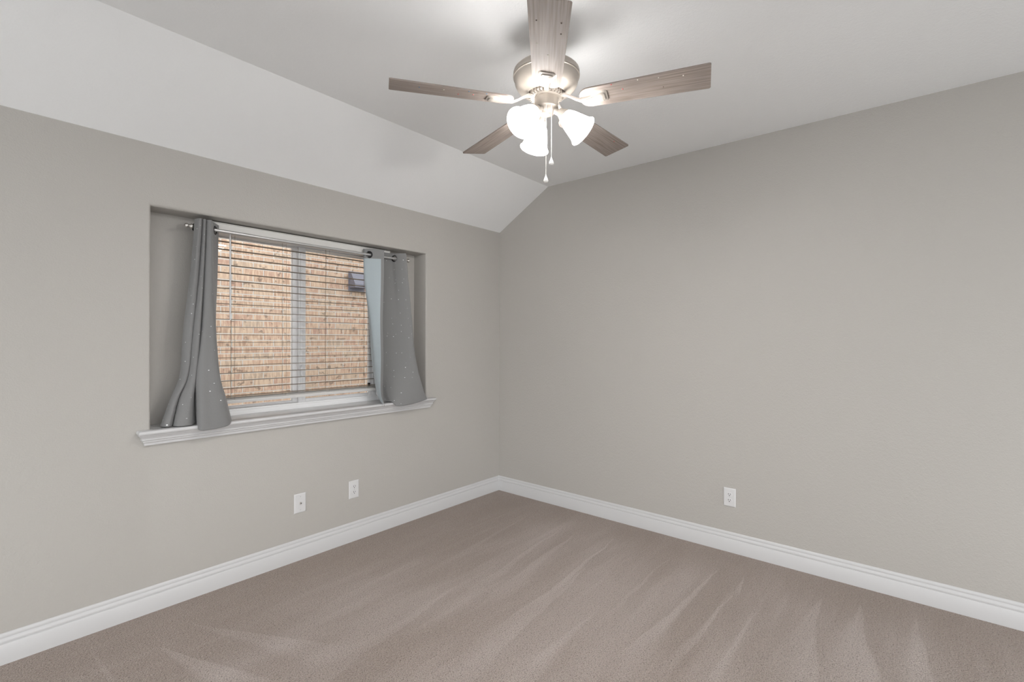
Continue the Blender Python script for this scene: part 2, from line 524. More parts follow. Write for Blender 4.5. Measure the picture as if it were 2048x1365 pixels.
bm = bmesh.new()
sec = [(0.0, -0.02), (0.0, HW), (-SD, HC), (YB - 0.1, HC), (YB - 0.1, -0.02)]
va = [bm.verts.new((0, y, z)) for y, z in sec]
vb = [bm.verts.new((0.12, y, z)) for y, z in sec]
bm.faces.new(va); bm.faces.new(vb)
for i in range(len(sec)):
    j = (i + 1) % len(sec)
    bm.faces.new((va[i], va[j], vb[j], vb[i]))
struct(obj('wall_right', bm, M_wall))

# ceiling: level part and the slope down to the window wall, 8 cm thick
bm = bmesh.new()
sec = [(0.0, HW), (-SD, HC), (YB - 0.12, HC), (YB - 0.12, HC + 0.1), (-SD - 0.03, HC + 0.1), (WOUT, HW + 0.02), (WOUT, HW)]
va = [bm.verts.new((XB - 0.12, y, z)) for y, z in sec]
vb = [bm.verts.new((0.0, y, z)) for y, z in sec]
bm.faces.new(va); bm.faces.new(vb)
for i in range(len(sec)):
    j = (i + 1) % len(sec)
    bm.faces.new((va[i], va[j], vb[j], vb[i]))
struct(obj('ceiling', bm, M_ceil))

bm = bmesh.new()
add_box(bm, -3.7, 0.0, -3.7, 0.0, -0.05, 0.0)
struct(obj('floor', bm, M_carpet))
bm = bmesh.new()                     # unseen pale floor added to bounce light up to the ceiling
add_box(bm, XB, 0.0, YB, -3.7, -0.05, -0.004)
add_box(bm, XB, -3.7, -3.7, 0.0, -0.05, -0.004)
struct(obj('floor_bounce', bm, M_bounce))

# baseboards: stepped profile (depth from wall, height)
BB = [(0.0, 0.0), (0.015, 0.0), (0.015, 0.083), (0.0135, 0.0865), (0.0105, 0.0885), (0.0115, 0.0915), (0.0125, 0.097),
      (0.0115, 0.1035), (0.0085, 0.1095), (0.0065, 0.1125), (0.0072, 0.1145), (0.0072, 0.1225), (0.0055, 0.129), (0.0025, 0.1326), (0.0, 0.1326)]
bm = bmesh.new()
va = [bm.verts.new((XB, -d, z)) for d, z in BB]
vb = [bm.verts.new((-d, -d, z)) for d, z in BB]
for i in range(len(BB) - 1):
    bm.faces.new((va[i], va[i + 1], vb[i + 1], vb[i]))
bm.faces.new(va)
struct(autosmooth(obj('baseboard_left', bm, M_trim), 30))
bm = bmesh.new()
va = [bm.verts.new((-d, YB, z)) for d, z in BB]
vb = [bm.verts.new((-d, -d, z)) for d, z in BB]
for i in range(len(BB) - 1):
    bm.faces.new((va[i], va[i + 1], vb[i + 1], vb[i]))
bm.faces.new(va)
struct(autosmooth(obj('baseboard_right', bm, M_trim), 30))

# window stool with rounded nose and a moulded apron below (mitred returns)
bm = bmesh.new()
add_box(bm, RX0 + 0.001, RX1 - 0.001, -0.01, RD + 0.02, 0.924, 0.945)
nose = [(0.0, 0.945), (0.046, 0.945), (0.051, 0.9435), (0.0545, 0.939), (0.0555, 0.934), (0.0545, 0.929), (0.051, 0.9245), (0.045, 0.923), (0.0, 0.923)]
apron = [(0.0, 0.923), (0.043, 0.923), (0.041, 0.917), (0.034, 0.911), (0.030, 0.903), (0.029, 0.900), (0.031, 0.897), (0.029, 0.893),
         (0.024, 0.891), (0.0235, 0.884), (0.018, 0.880), (0.0165, 0.873), (0.0165, 0.867), (0.0, 0.867)]
def mitred(bm, prof, xl, xr, over):
    """profile swept along the wall with returns: the ends step in as the profile does"""
    L0 = [bm.verts.new((xl - d * over, 0.0, z)) for d, z in prof]
    L1 = [bm.verts.new((xl - d * over, -d, z)) for d, z in prof]
    R1 = [bm.verts.new((xr + d * over, -d, z)) for d, z in prof]
    R0 = [bm.verts.new((xr + d * over, 0.0, z)) for d, z in prof]
    for A, B in ((L0, L1), (L1, R1), (R1, R0)):
        for i in range(len(prof) - 1):
            bm.faces.new((A[i], A[i + 1], B[i + 1], B[i]))
mitred(bm, nose, -2.722, -0.880, 1.0)
mitred(bm, apron, -2.732, -0.868, 0.92)
bmesh.ops.remove_doubles(bm, verts=bm.verts, dist=1e-5)
st = autosmooth(obj('trim_1', bm, M_trim), 40)
struct(st, 'white moulded window stool and apron below the recess', 'trim')

# ------------------------------------------------------------------ window: two-panel slider
win = bpy.data.objects.new('window_1', None)
COL.objects.link(win)
win.location = ((WX0 + WX1) / 2, 0.22, WZ0)
struct(win)
WL = Vector(win.location)
def wobj(name, bm, m, **k):
    bmesh.ops.translate(bm, verts=bm.verts, vec=-WL)
    return obj(name, bm, m, win, **k)
def frame_boxes(bm, x0, x1, z0, z1, y0, y1, l, r, b, t, bev=0.003):
    add_box(bm, x0, x0 + l, y0, y1, z0, z1, bev)
    add_box(bm, x1 - r, x1, y0, y1, z0, z1, bev)
    add_box(bm, x0 + l, x1 - r, y0 + 0.001, y1, z0, z0 + b, bev)
    add_box(bm, x0 + l, x1 - r, y0 + 0.001, y1, z1 - t, z1, bev)
bm = bmesh.new()
frame_boxes(bm, WX0, WX1, WZ0, WZ1, 0.172, 0.262, 0.030, 0.030, 0.030, 0.030)
add_box(bm, WX0 + 0.03, WX1 - 0.03, 0.176, 0.186, WZ0 + 0.03, WZ0 + 0.040, 0.002)      # track ribs
add_box(bm, WX0 + 0.03, WX1 - 0.03, 0.214, 0.222, WZ0 + 0.03, WZ0 + 0.040, 0.002)
wobj('window_frame', bm, M_vinyl)
bm = bmesh.new()
add_box(bm, WX0, WX0 + 0.012, RD, 0.172, WZ0, WZ1, 0)
add_box(bm, WX1 - 0.012, WX1, RD, 0.172, WZ0, WZ1, 0)
wobj('jamb_liner', bm, M_trim)
bm = bmesh.new()
frame_boxes(bm, WX0 + 0.03, -1.828, WZ0 + 0.03, WZ1 - 0.03, 0.224, 0.252, 0.030, 0.040, 0.024, 0.008)
wobj('fixed_sash', bm, M_vinyl)
bm = bmesh.new()
frame_boxes(bm, -1.842, WX1 - 0.03, WZ0 + 0.032, WZ1 - 0.03, 0.188, 0.214, 0.050, 0.066, 0.030, 0.006)
add_box(bm, -1.834, -1.816, 0.180, 0.189, WZ0 + 0.05, WZ1 - 0.05, 0.003)               # raised pull rib
add_box(bm, WX1 - 0.068, WX1 - 0.046, 0.181, 0.189, WZ0 + 0.05, WZ1 - 0.05, 0.003)
wobj('sliding_sash', bm, M_vinyl)
bm = bmesh.new()
add_box(bm, WX0 + 0.056, -1.864, 0.236, 0.240, WZ0 + 0.05, WZ1 - 0.036)
wobj('glass_pane', bm, M_glass)
bm = bmesh.new()
add_box(bm, -1.794, WX1 - 0.094, 0.199, 0.203, WZ0 + 0.06, WZ1 - 0.034)
wobj('glass_pane', bm, M_glass)
bm = bmesh.new()
frame_boxes(bm, -1.835, WX1 - 0.03, WZ0 + 0.03, WZ1 - 0.03, 0.2535, 0.2615, 0.018, 0.018, 0.018, 0.012, 0.001)
fs_ = wobj('screen_frame', bm, M_vinyl)
bm = bmesh.new()
vs = [bm.verts.new(v) for v in ((-1.82, 0.258, WZ0 + 0.045), (WX1 - 0.045, 0.258, WZ0 + 0.045), (WX1 - 0.045, 0.258, WZ1 - 0.04), (-1.82, 0.258, WZ1 - 0.04))]
bm.faces.new(vs)
wobj('insect_screen', bm, M_screen)
for z in (2.012, 1.068):
    bm = bmesh.new()
    add_box(bm, -1.300, -1.284, 0.180, 0.198, z - 0.013, z + 0.013, 0.002)
    wobj('screen_tab', bm, M_black)
for z in (1.852, 1.198):
    bm = bmesh.new()
    add_box(bm, -1.838, -1.812, 0.176, 0.184, z - 0.042, z + 0.042, 0.004)
    add_tube(bm, [(-1.830, 0.178, z - 0.034), (-1.834, 0.164, z - 0.026), (-1.835, 0.160, z), (-1.834, 0.164, z + 0.026), (-1.830, 0.178, z + 0.034)], 0.0045, 8)
    wobj('latch', bm, M_vinyl, smooth_shade=False)

# ------------------------------------------------------------------ outdoors seen through the window
bm = bmesh.new()
add_box(bm, -4.5, 3.5, 2.2, 2.42, -0.5, 3.6)
bw = obj('wall_outside', bm, M_brick)
struct(bw)
bm = bmesh.new()
add_box(bm, -6, 5, WOUT + 0.001, 5, -0.6, -0.5)
struct(obj('ground', bm, M_concrete))

# dryer-vent style hood on the brick
vt = thing('vent_hood', 'grey slanted vent hood mounted on the brick wall outside the window', 'vent', (-0.125, 2.2, 2.10))
bm = bmesh.new()
add_box(bm, -0.115, 0.105, -0.012, 0.0, -0.12, 0.125, 0.003)
obj('back_plate', bm, M_hood, vt)
bm = bmesh.new()
sec = [(-0.012, 0.105), (-0.045, 0.105), (-0.135, -0.035), (-0.135, -0.075), (-0.012, -0.075)]
va = [bm.verts.new((-0.105, y, z)) for y, z in sec]
vb = [bm.verts.new((0.095, y, z)) for y, z in sec]
bm.faces.new(va); bm.faces.new(vb)
for i in range(5):
    bm.faces.new((va[i], va[(i + 1) % 5], vb[(i + 1) % 5], vb[i]))
obj('hood', bm, M_hood, vt)

# ------------------------------------------------------------------ blind
BX0, BX1 = -2.392, -1.208
bl = thing('window_blind', 'horizontal slat blind with white valance and bottom rail, open over the window', 'blind', ((BX0 + BX1) / 2, 0.14, 0.945))
BLc = Vector(bl.location)
def bobj(name, bm, m, **k):
    bmesh.ops.translate(bm, verts=bm.verts, vec=-BLc)
    return obj(name, bm, m, bl, **k)
# valance: board with stepped moulding, plus end returns
bm = bmesh.new()
vp = [(0.112, 2.096), (0.098, 2.096), (0.096, 2.093), (0.096, 2.090), (0.100, 2.088), (0.100, 2.052), (0.098, 2.050), (0.0985, 2.046), (0.095, 2.043), (0.095, 2.037), (0.098, 2.034), (0.112, 2.034)]
va = [bm.verts.new((-2.425, y, z)) for y, z in vp]
vb = [bm.verts.new((-1.166, y, z)) for y, z in vp]
bm.faces.new(va); bm.faces.new(vb)
for i in range(len(vp)):
    j = (i + 1) % len(vp)
    bm.faces.new((va[i], va[j], vb[j], vb[i]))
add_box(bm, -2.425, -2.413, 0.112, 0.153, 2.034, 2.096)
add_box(bm, -1.178, -1.166, 0.112, 0.153, 2.034, 2.096)
bobj('valance', bm, M_blind)
bm = bmesh.new()
add_box(bm, BX0, BX1, 0.117, 0.163, 2.040, 2.064, 0.002)
bobj('headrail', bm, M_vinyl)
bm = bmesh.new()
for k in range(21):
    z = 1.994 - k * (1.994 - 1.068) / 20
    n = 6
    top = []; bot = []
    for i in range(n + 1):
        t = i / n
        y = 0.120 + 0.040 * t
        zz = z + 0.0012 * math.sin(PI * t)
        top.append(((BX0, y, zz + 0.0011), (BX1, y, zz + 0.0011)))
        bot.append(((BX0, y, zz - 0.0011), (BX1, y, zz - 0.0011)))
    ring = top + bot[::-1]
    A = [bm.verts.new(p[0]) for p in ring]
    B = [bm.verts.new(p[1]) for p in ring]
    for i in range(len(ring)):
        j = (i + 1) % len(ring)
        bm.faces.new((A[i], A[j], B[j], B[i]))
    bm.faces.new(A); bm.faces.new(B)
bobj('slats', bm, M_slat)
bm = bmesh.new()
Mr = Matrix.Translation((0, 0.14, 1.043)) @ Matrix.Rotation(math.radians(20), 4, 'X')
add_box(bm, BX0, BX1, -0.025, 0.025, -0.010, 0.010, 0.003, 2, Mr)
bobj('bottom_rail', bm, M_blind)
for x in (-2.272, -1.962, -1.660, -1.352):
    bm = bmesh.new()
    for y in (0.113, 0.167):
        add_tube(bm, [(x, y, 2.045), (x, y, 1.048 if y < 0.14 else 1.056)], 0.0009, 6)
    add_tube(bm, [(x - 0.012, 0.14, 2.045), (x - 0.012, 0.14, 1.052)], 0.0007, 6)
    bobj('ladder_cord', bm, M_cord)
bm = bmesh.new()
add_tube(bm, [(-2.302, 0.104, 2.04), (-2.3, 0.104, 1.535), (-2.3, 0.104, 1.528)], [0.0045, 0.0048, 0.003], 8)
bobj('tilt_wand', bm, M_vinyl)

# ------------------------------------------------------------------ curtain rod
RY, RZ = 0.05, 2.035
rod = thing('curtain_rod', 'slim steel curtain rod with round finials across the window recess', 'curtain rod', (-1.78, RY, RZ))
def robj(name, bm, m, **k):
    bmesh.ops.translate(bm, verts=bm.verts, vec=Vector((1.78, -RY, -RZ)))
    return obj(name, bm, m, rod, **k)
bm = bmesh.new(); add_tube(bm, [(-2.515, RY, RZ + .003), (-2.18, RY, RZ)], 0.0098, 14)
autosmooth(robj('outer_tube', bm, M_rod))
bm = bmesh.new(); add_tube(bm, [(-2.19, RY, RZ), (-1.05, RY, RZ - .002)], 0.0082, 14)
autosmooth(robj('inner_tube', bm, M_rod))
fin = [(0.0, 0.040), (0.007, 0.0385), (0.0125, 0.033), (0.0135, 0.027), (0.0115, 0.021), (0.006, 0.018), (0.006, 0.015), (0.011, 0.012), (0.0142, 0.007), (0.0142, 0.002), (0.011, -0.003), (0.0105, -0.01)]
bm = bmesh.new(); add_lathe(bm, fin, 24, axis_matrix((-2.514, RY, RZ + .003), (-1, 0, 0)))
robj('finial', bm, M_nickel, smooth_shade=True)
bm = bmesh.new(); add_lathe(bm, fin, 24, axis_matrix((-1.056, RY, RZ - .002), (1, 0, 0)))
robj('finial', bm, M_nickel, smooth_shade=True)
for x in (-2.46, -1.10):
    bm = bmesh.new()
    add_tube(bm, [(x, RD - 0.001, RZ), (x, RY, RZ - 0.002)], 0.005, 10)
    add_lathe(bm, [(0.02, 0.0), (0.02, 0.004), (0.008, 0.008), (0.0, 0.008)], 20, axis_matrix((x, RD - 0.001, RZ), (0, -1, 0)))
    add_lathe(bm, [(0.0085, -0.006), (0.013, -0.006), (0.013, 0.006), (0.0085, 0.006)], 20, axis_matrix((x, RY, RZ), (1, 0, 0)))
    robj('bracket', bm, M_nickel)

# ------------------------------------------------------------------ curtains
def catmull(P, t):
    n = len(P) - 1
    i = min(int(t * n), n - 1)
    u = t * n - i
    p0, p1, p2, p3 = P[max(i - 1, 0)], P[i], P[i + 1], P[min(i + 2, n)]
    return tuple(0.5 * ((2 * b) + (c - a) * u + (2 * a - 5 * b + 4 * c - d) * u * u + (3 * b - a - 3 * c + d) * u ** 3)
                 for a, b, c, d in zip(p0, p1, p2, p3))

def curtain(name, label, levels, grommets, cuts, ribs=True):
    """levels: list of rows of (x, y, z), from the hem line at the bottom up to the heading"""
    root = thing(name, label, 'curtain', (0, 0, 0), 0, 'window curtains')
    NU, NV = 150, 110
    rows = []
    for lv in levels:
        rows.append([catmull(lv, i / NU) for i in range(NU + 1)])
    zs = [sum(p[2] for p in lv) / len(lv) for lv in levels]
    pts = []
    for j in range(NV + 1):
        # spread rows evenly in height, piecewise between levels
        zt = zs[0] + (zs[-1] - zs[0]) * j / NV
        k = 0
        while k < len(zs) - 2 and zt > zs[k + 1]:
            k += 1
        t = (k + (zt - zs[k]) / (zs[k + 1] - zs[k])) / (len(zs) - 1)
        pts.append([Vector(catmull([r[i] for r in rows], t)) for i in range(NU + 1)])
    base = Vector((sum(p.x for p in pts[0]) / (NU + 1), 0.03, RZ))
    root.location = base
    bm = bmesh.new()
    uvl = bm.loops.layers.uv.new('UVMap')
    V = [[bm.verts.new(p - base) for p in row] for row in pts]
    arc = [0.0]
    mid = pts[NV // 2]
    for i in range(NU):
        arc.append(arc[-1] + (mid[i + 1] - mid[i]).length)
    for j in range(NV):
        for i in range(NU):
            c = sum((pts[j + dj][i + di] for dj in (0, 1) for di in (0, 1)), Vector()) / 4
            if any((c - Vector(g)).length < 0.0195 for g in cuts):
                continue
            f = bm.faces.new((V[j][i], V[j][i + 1], V[j + 1][i + 1], V[j + 1][i]))
            f.smooth = True
            for lp, (jj, ii) in zip(f.loops, ((j, i), (j, i + 1), (j + 1, i + 1), (j + 1, i))):
                lp[uvl].uv = (arc[ii], pts[jj][ii].z - 0.92)
    bmesh.ops.delete(bm, geom=[v for v in bm.verts if not v.link_faces], context='VERTS')
    o = obj('panel', bm, [M_cloth, M_lining], root, recalc=False)
    md = o.modifiers.new('thickness', 'SOLIDIFY')
    md.thickness = 0.0022
    md.offset = 1.0
    md.material_offset = 1
    md.material_offset_rim = 0
    for g, d in grommets:
        bm = bmesh.new()
        prof = []
        for k in range(13):
            a = 2 * PI * k / 12
            prof.append((0.0215 + 0.0048 * math.cos(a), 0.0036 * math.sin(a)))
        add_lathe(bm, prof, 32, axis_matrix(Vector(g) - base, d))
        obj('grommet', bm, M_bronze, root, smooth_shade=True)
    return root

def rowz(pts, z):
    return [(x, y, (z[i] if isinstance(z, list) else z)) for i, (x, y) in enumerate(pts)]

left_levels = [
    rowz([(-2.62, .12), (-2.655, .06), (-2.665, .02), (-2.64, -.01), (-2.60, .05), (-2.615, .0), (-2.60, -.035), (-2.55, -.04), (-2.50, .03), (-2.517, -.075), (-2.46, -.09), (-2.38, -.085), (-2.345, -.035)],
         [.949, .949, .949, .949, .949, .949, .949, .949, .948, .922, .920, .930, .949]),
    rowz([(-2.58, .11), (-2.615, .05), (-2.618, .02), (-2.60, 0), (-2.575, .06), (-2.585, .01), (-2.565, -.03), (-2.535, -.03), (-2.50, .06), (-2.517, -.06), (-2.465, -.075), (-2.40, -.07), (-2.365, 0)], 1.09),
    rowz([(-2.53, .10), (-2.575, .04), (-2.565, 0), (-2.55, 0), (-2.545, .06), (-2.55, .02), (-2.535, -.025), (-2.515, -.02), (-2.50, .07), (-2.515, -.04), (-2.47, -.06), (-2.415, -.05), (-2.39, .03)], 1.22),
    rowz([(-2.53, .08), (-2.562, .03), (-2.548, .0), (-2.528, .0), (-2.52, .06), (-2.53, .02), (-2.51, -.025), (-2.495, -.01), (-2.48, .07), (-2.487, -.02), (-2.455, -.035), (-2.422, -.02), (-2.395, .06)], 1.46),
    rowz([(-2.505, .078), (-2.527, .035), (-2.518, -.003), (-2.500, .003), (-2.492, .045), (-2.494, .015), (-2.486, -.018), (-2.475, .0), (-2.468, .045), (-2.470, -.01), (-2.446, -.028), (-2.422, .01), (-2.378, .085)], 1.78),
    rowz([(-2.487, .075), (-2.506, .035), (-2.498, -.010), (-2.485, -.002), (-2.477, .032), (-2.478, .008), (-2.472, -.012), (-2.464, .003), (-2.460, .030), (-2.458, -.002), (-2.442, -.014), (-2.425, .02), (-2.368, .095)], 2.076),
]
curtain('curtain', 'grey star-flecked curtain panel on the left end of the rod, flaring onto the sill', left_levels,
        [((-2.401, .05, RZ), (0.80, -0.60, 0)), ((-2.498, .05, RZ), (0.91, 0.42, 0))], [(-2.401, .05, RZ), (-2.498, .05, RZ)])

right_levels = [
    rowz([(-1.345, -.085), (-1.335, -.062), (-1.325, -.02), (-1.31, 0), (-1.29, .02), (-1.265, .0), (-1.25, -.04), (-1.232, -.08), (-1.17, -.092), (-1.07, -.095), (-.965, -.09), (-.935, -.062), (-.92, .01)],
         [.932, .945, .949, .949, .949, .949, .949, .922, .919, .928, .945, .950, .950]),
    rowz([(-1.355, -.075), (-1.355, -.04), (-1.345, 0), (-1.335, .03), (-1.315, .05), (-1.275, .045), (-1.25, .01), (-1.215, -.025), (-1.15, -.06), (-1.08, -.08), (-1.0, -.085), (-.975, -.05), (-.96, .03)], 1.04),
    rowz([(-1.335, -.055), (-1.345, -.02), (-1.355, .02), (-1.35, .05), (-1.34, .075), (-1.27, .07), (-1.20, .04), (-1.155, .01), (-1.12, -.02), (-1.085, -.045), (-1.045, -.055), (-1.025, -.03), (-1.0, .04)], 1.27),
    rowz([(-1.325, -.035), (-1.35, -.01), (-1.375, .03), (-1.375, .055), (-1.36, .08), (-1.29, .08), (-1.21, .05), (-1.16, .03), (-1.125, .005), (-1.09, -.02), (-1.062, -.035), (-1.05, -.01), (-1.03, .05)], 1.56),
    rowz([(-1.305, -.02), (-1.34, .002), (-1.38, .04), (-1.405, .066), (-1.395, .086), (-1.32, .088), (-1.23, .07), (-1.172, .060), (-1.147, .033), (-1.117, .003), (-1.085, -.02), (-1.07, .0), (-1.055, .04)], 1.85),
    rowz([(-1.297, -.01), (-1.335, .012), (-1.381, .045), (-1.413, .070), (-1.405, .088), (-1.34, .092), (-1.24, .08), (-1.180, .077), (-1.156, .048), (-1.132, .015), (-1.105, -.010), (-1.085, .008), (-1.073, .034)], 2.074),
]
curtain('curtain', 'grey star-flecked curtain at the right end of the rod, pale blue lining showing', right_levels,
        [((-1.386, .05, RZ - .0015), (0.70, 0.71, 0)), ((-1.158, .05, RZ - .0018), (0.72, 0.69, 0))], [(-1.386, .05, RZ), (-1.159, .05, RZ)])

# ------------------------------------------------------------------ wall plates
def plate_root(name, label, cat, loc, rz, group=None):
    return thing(name, label, cat, loc, rz, group)
def cover_plate(t):
    bm = bmesh.new()
    w, h = 0.0385, 0.0615
    v0 = [bm.verts.new((sx * w, 0, sz * h)) for sx, sz in ((-1, -1), (1, -1), (1, 1), (-1, 1))]
    v1 = [bm.verts.new((sx * w, -0.0025, sz * h)) for sx, sz in ((-1, -1), (1, -1), (1, 1), (-1, 1))]
    v2 = [bm.verts.new((sx * (w - 0.005), -0.0062, sz * (h - 0.005))) for sx, sz in ((-1, -1), (1, -1), (1, 1), (-1, 1))]
    for A, B in ((v0, v1), (v1, v2)):
        for i in range(4):
            bm.faces.new((A[i], A[(i + 1) % 4], B[(i + 1) % 4], B[i]))
    bm.faces.new(v2); bm.faces.new(v0)
    return obj('cover_plate', bm, M_plate, t)
def screw(t, z, y=-0.0062):
    bm = bmesh.new()
    add_lathe(bm, [(0.0, 0.0014), (0.0022, 0.0011), (0.0032, 0.0)], 14, axis_matrix((0, y, z), (0, -1, 0)))
    return obj('screw', bm, M_screw, t, smooth_shade=True)
def receptacle(t, z):
    bm = bmesh.new()
    seg = 28
    pts = []
    for k in range(seg):
        a = 2 * PI * k / seg
        x, zz = 0.0172 * math.cos(a), 0.0172 * math.sin(a)
        pts.append((x, max(-0.0142, min(0.0142, zz))))
    va = [bm.verts.new((x, -0.0055, z + zz)) for x, zz in pts]
    vb = [bm.verts.new((x * 0.97, -0.0078, z + zz * 0.97)) for x, zz in pts]
    for i in range(seg):
        bm.faces.new((va[i], va[(i + 1) % seg], vb[(i + 1) % seg], vb[i]))
    bm.faces.new(vb)
    r = obj('receptacle', bm, M_plate, t)
    bm = bmesh.new()
    add_box(bm, -0.0078, -0.0050, -0.0082, -0.0070, z - 0.0015, z + 0.0085)
    add_box(bm, 0.0050, 0.0078, -0.0082, -0.0070, z - 0.0010, z + 0.0075)
    add_lathe(bm, [(0.0030, 0.0), (0.0030, 0.0012), (0.0, 0.0012)], 14, axis_matrix((0, -0.0070, z - 0.0072), (0, -1, 0)))
    obj('slots', bm, M_slot, r)
def outlet(label, loc, rz):
    t = plate_root('wall_outlet', label, 'outlet', loc, rz, 'white wall outlets')
    cover_plate(t)
    receptacle(t, 0.0195); receptacle(t, -0.0195)
    screw(t, 0.0)
    return t
outlet('white duplex outlet on the window wall, right of the cable jack plate', (-1.5365, 0.0, 0.3605), 0)
outlet('white duplex outlet alone on the bare wall right of the corner', (0.0, -2.0688, 0.3640), -PI / 2)
cj = plate_root('cable_jack', 'white cable jack plate with a single centre port below the window', 'wall plate', (-1.9245, 0.0, 0.3622), 0)
cover_plate(cj)
screw(cj, 0.0425); screw(cj, -0.0425)
bm = bmesh.new()
add_lathe(bm, [(0.0075, 0.0), (0.0075, 0.002), (0.0048, 0.002), (0.0048, 0.010), (0.0036, 0.010), (0.0036, 0.004), (0.0, 0.004)], 6, axis_matrix((0, -0.0062, 0.0), (0, -1, 0)))
jk = obj('coax_port', bm, M_nickel, cj)
bm = bmesh.new()
add_lathe(bm, [(0.0036, 0.0), (0.0, 0.0)], 14, axis_matrix((0, -0.0149, 0.0), (0, -1, 0)))
obj('port_hole', bm, M_slot, jk)

# ------------------------------------------------------------------ ceiling fan
FX, FY = -1.73616, -1.80009
fan = thing('ceiling_fan', 'champagne ceiling fan with five weathered wood blades and a lit three-shade light kit', 'ceiling fan', (FX, FY, HC))
def zf(z):
    return z - HC
def fobj(name, prof, m, seg=64, parent=fan, M=None, **k):
    bm = bmesh.new()
    add_lathe(bm, prof, seg, M, **k)
    o = obj(name, bm, m, parent)
    return autosmooth(o, 40)
fobj('canopy', [(0.0, 0.0), (0.062, 0.0), (0.062, -0.02), (0.056, -0.045), (0.035, -0.068), (0.02, -0.075), (0.0, -0.075)], M_fan, 40)
fobj('downrod', [(0.0125, -0.07), (0.0125, zf(2.575))], M_fan, 24)
hp = [(0.0, 2.606), (0.03, 2.604), (0.10, 2.594), (0.132, 2.584), (0.1405, 2.576), (0.1425, 2.570), (0.1425, 2.557), (0.1435, 2.5555), (0.1435, 2.5535), (0.1410, 2.5520), (0.1430, 2.5505), (0.1430, 2.5485),
      (0.1395, 2.5465), (0.1385, 2.538), (0.1345, 2.521), (0.1260, 2.506), (0.1130, 2.494), (0.0980, 2.486), (0.0870, 2.4825), (0.0845, 2.479), (0.0815, 2.477), (0.0785, 2.479), (0.0770, 2.483), (0.0, 2.484)]
fobj('motor_housing', [(r, zf(z)) for r, z in hp], M_fan, 72)
fobj('flywheel', [(0.0, zf(2.4835)), (0.070, zf(2.4835)), (0.072, zf(2.474)), (0.066, zf(2.468)), (0.066, zf(2.461)), (0.0, zf(2.461))], M_fan, 56)
bm = bmesh.new()
for k in range(30):
    Mk = Matrix.Rotation(2 * PI * k / 30, 4, 'Z')
    add_box(bm, 0.058, 0.0755, -0.0022, 0.0022, zf(2.4825), zf(2.463), 0, 1, Mk)
obj('vent_fins', bm, M_fan, fan)

# blades and blade irons
A0 = math.radians(288.8446)
PITCH = math.radians(-11)
ZB = 2.4345
def blade_bm():
    bm = bmesh.new()
    half = []
    # outline on the +t side from root to tip
    r0, rt = 0.150, 0.660
    w0, wt = 0.0575, 0.0690
    pts = []
    c = 0.045
    for k in range(9):
        a = PI / 2 * k / 8
        pts.append((r0 + c - c * math.cos(a) * 1.0, (w0 - c) + c * math.sin(a)))
    pts.insert(0, (r0, 0.006))
    for k in range(1, 12):
        t = k / 12
        pts.append((r0 + c + (rt - 0.01 - r0 - c) * t, w0 + (wt - w0) * t))
    cc = 0.008
    for k in range(5):
        a = PI / 2 * k / 4
        pts.append((rt - cc + cc * math.sin(a), wt - cc + cc * math.cos(a)))
    ring = pts + [(r, -w) for r, w in reversed(pts)]
    top = [bm.verts.new((r, w, 0.003)) for r, w in ring]
    bot = [bm.verts.new((r, w, -0.003)) for r, w in ring]
    bm.faces.new(top); bm.faces.new(bot[::-1])
    n = len(ring)
    for i in range(n):
        bm.faces.new((top[i], top[(i + 1) % n], bot[(i + 1) % n], bot[i]))
    return bm
def iron_bm():
    """bracket: flat stem from the hub that twists down under the blade into a shield plate with a raised centre"""
    bm = bmesh.new()
    ca, sa = math.cos(PITCH), math.sin(PITCH)
    dz0 = zf(ZB)
    def loft(secs):
        rings = []
        for r, w, z, th, tw in secs:
            c, s = math.cos(PITCH * tw), math.sin(PITCH * tw)
            loc = [(-w, 0), (-w * 0.8, -th), (w * 0.8, -th), (w, 0)]
            rings.append([bm.verts.new((r, y * c - q * s, z * 1.0 + y * s + q * c)) for y, q in loc])
        for A, B in zip(rings, rings[1:]):
            for i in range(4):
                bm.faces.new((A[i], A[(i + 1) % 4], B[(i + 1) % 4], B[i]))
        bm.faces.new(rings[0]); bm.faces.new(rings[-1][::-1])
    zb = dz0 - 0.0031
    loft([(0.055, .013, zf(2.468), .006, 0), (0.085, .012, zf(2.466), .007, 0), (0.105, .011, zf(2.455), .007, .2), (0.128, .010, zf(2.441), .007, .6), (0.150, .010, zb - .001, .007, .9),
          (0.180, .011, zb, .007, 1), (0.197, .015, zb, .006, 1), (0.214, .026, zb, .005, 1), (0.232, .0345, zb, .0045, 1), (0.248, .037, zb, .0045, 1), (0.259, .034, zb, .0045, 1), (0.2645, .026, zb, .004, 1)])
    zc = zb - 0.004
    loft([(0.150, .007, zc - .002, .004, 1), (0.185, .008, zc - .002, .005, 1), (0.203, .012, zc, .006, 1), (0.220, .021, zc, .006, 1), (0.238, .0265, zc, .006, 1), (0.249, .026, zc, .006, 1), (0.2545, .021, zc, .005, 1)])
    return bm
blade_me = blade_bm()
blade0 = autosmooth(obj('blade', blade_me, M_wood), 40)
iron0 = autosmooth(obj('blade_iron', iron_bm(), M_fan_lt), 50)
COLS = {'red': (0.75, 0.12, 0.12), 'blue': (0.15, 0.3, 0.5), 'clear': (0.75, 0.70, 0.62), 'dark': (0.08, 0.05, 0.04)}
M_gem = {k: mat('rhinestone_' + k, c, rough=0.15, metal=0.3) for k, c in COLS.items()}
bm = bmesh.new()
add_lathe(bm, [(0.0, -0.0022), (0.0018, -0.0018), (0.0028, 0.0)], 12)
gem_mesh = obj('rhinestone', bm, M_gem['clear'], smooth_shade=True)
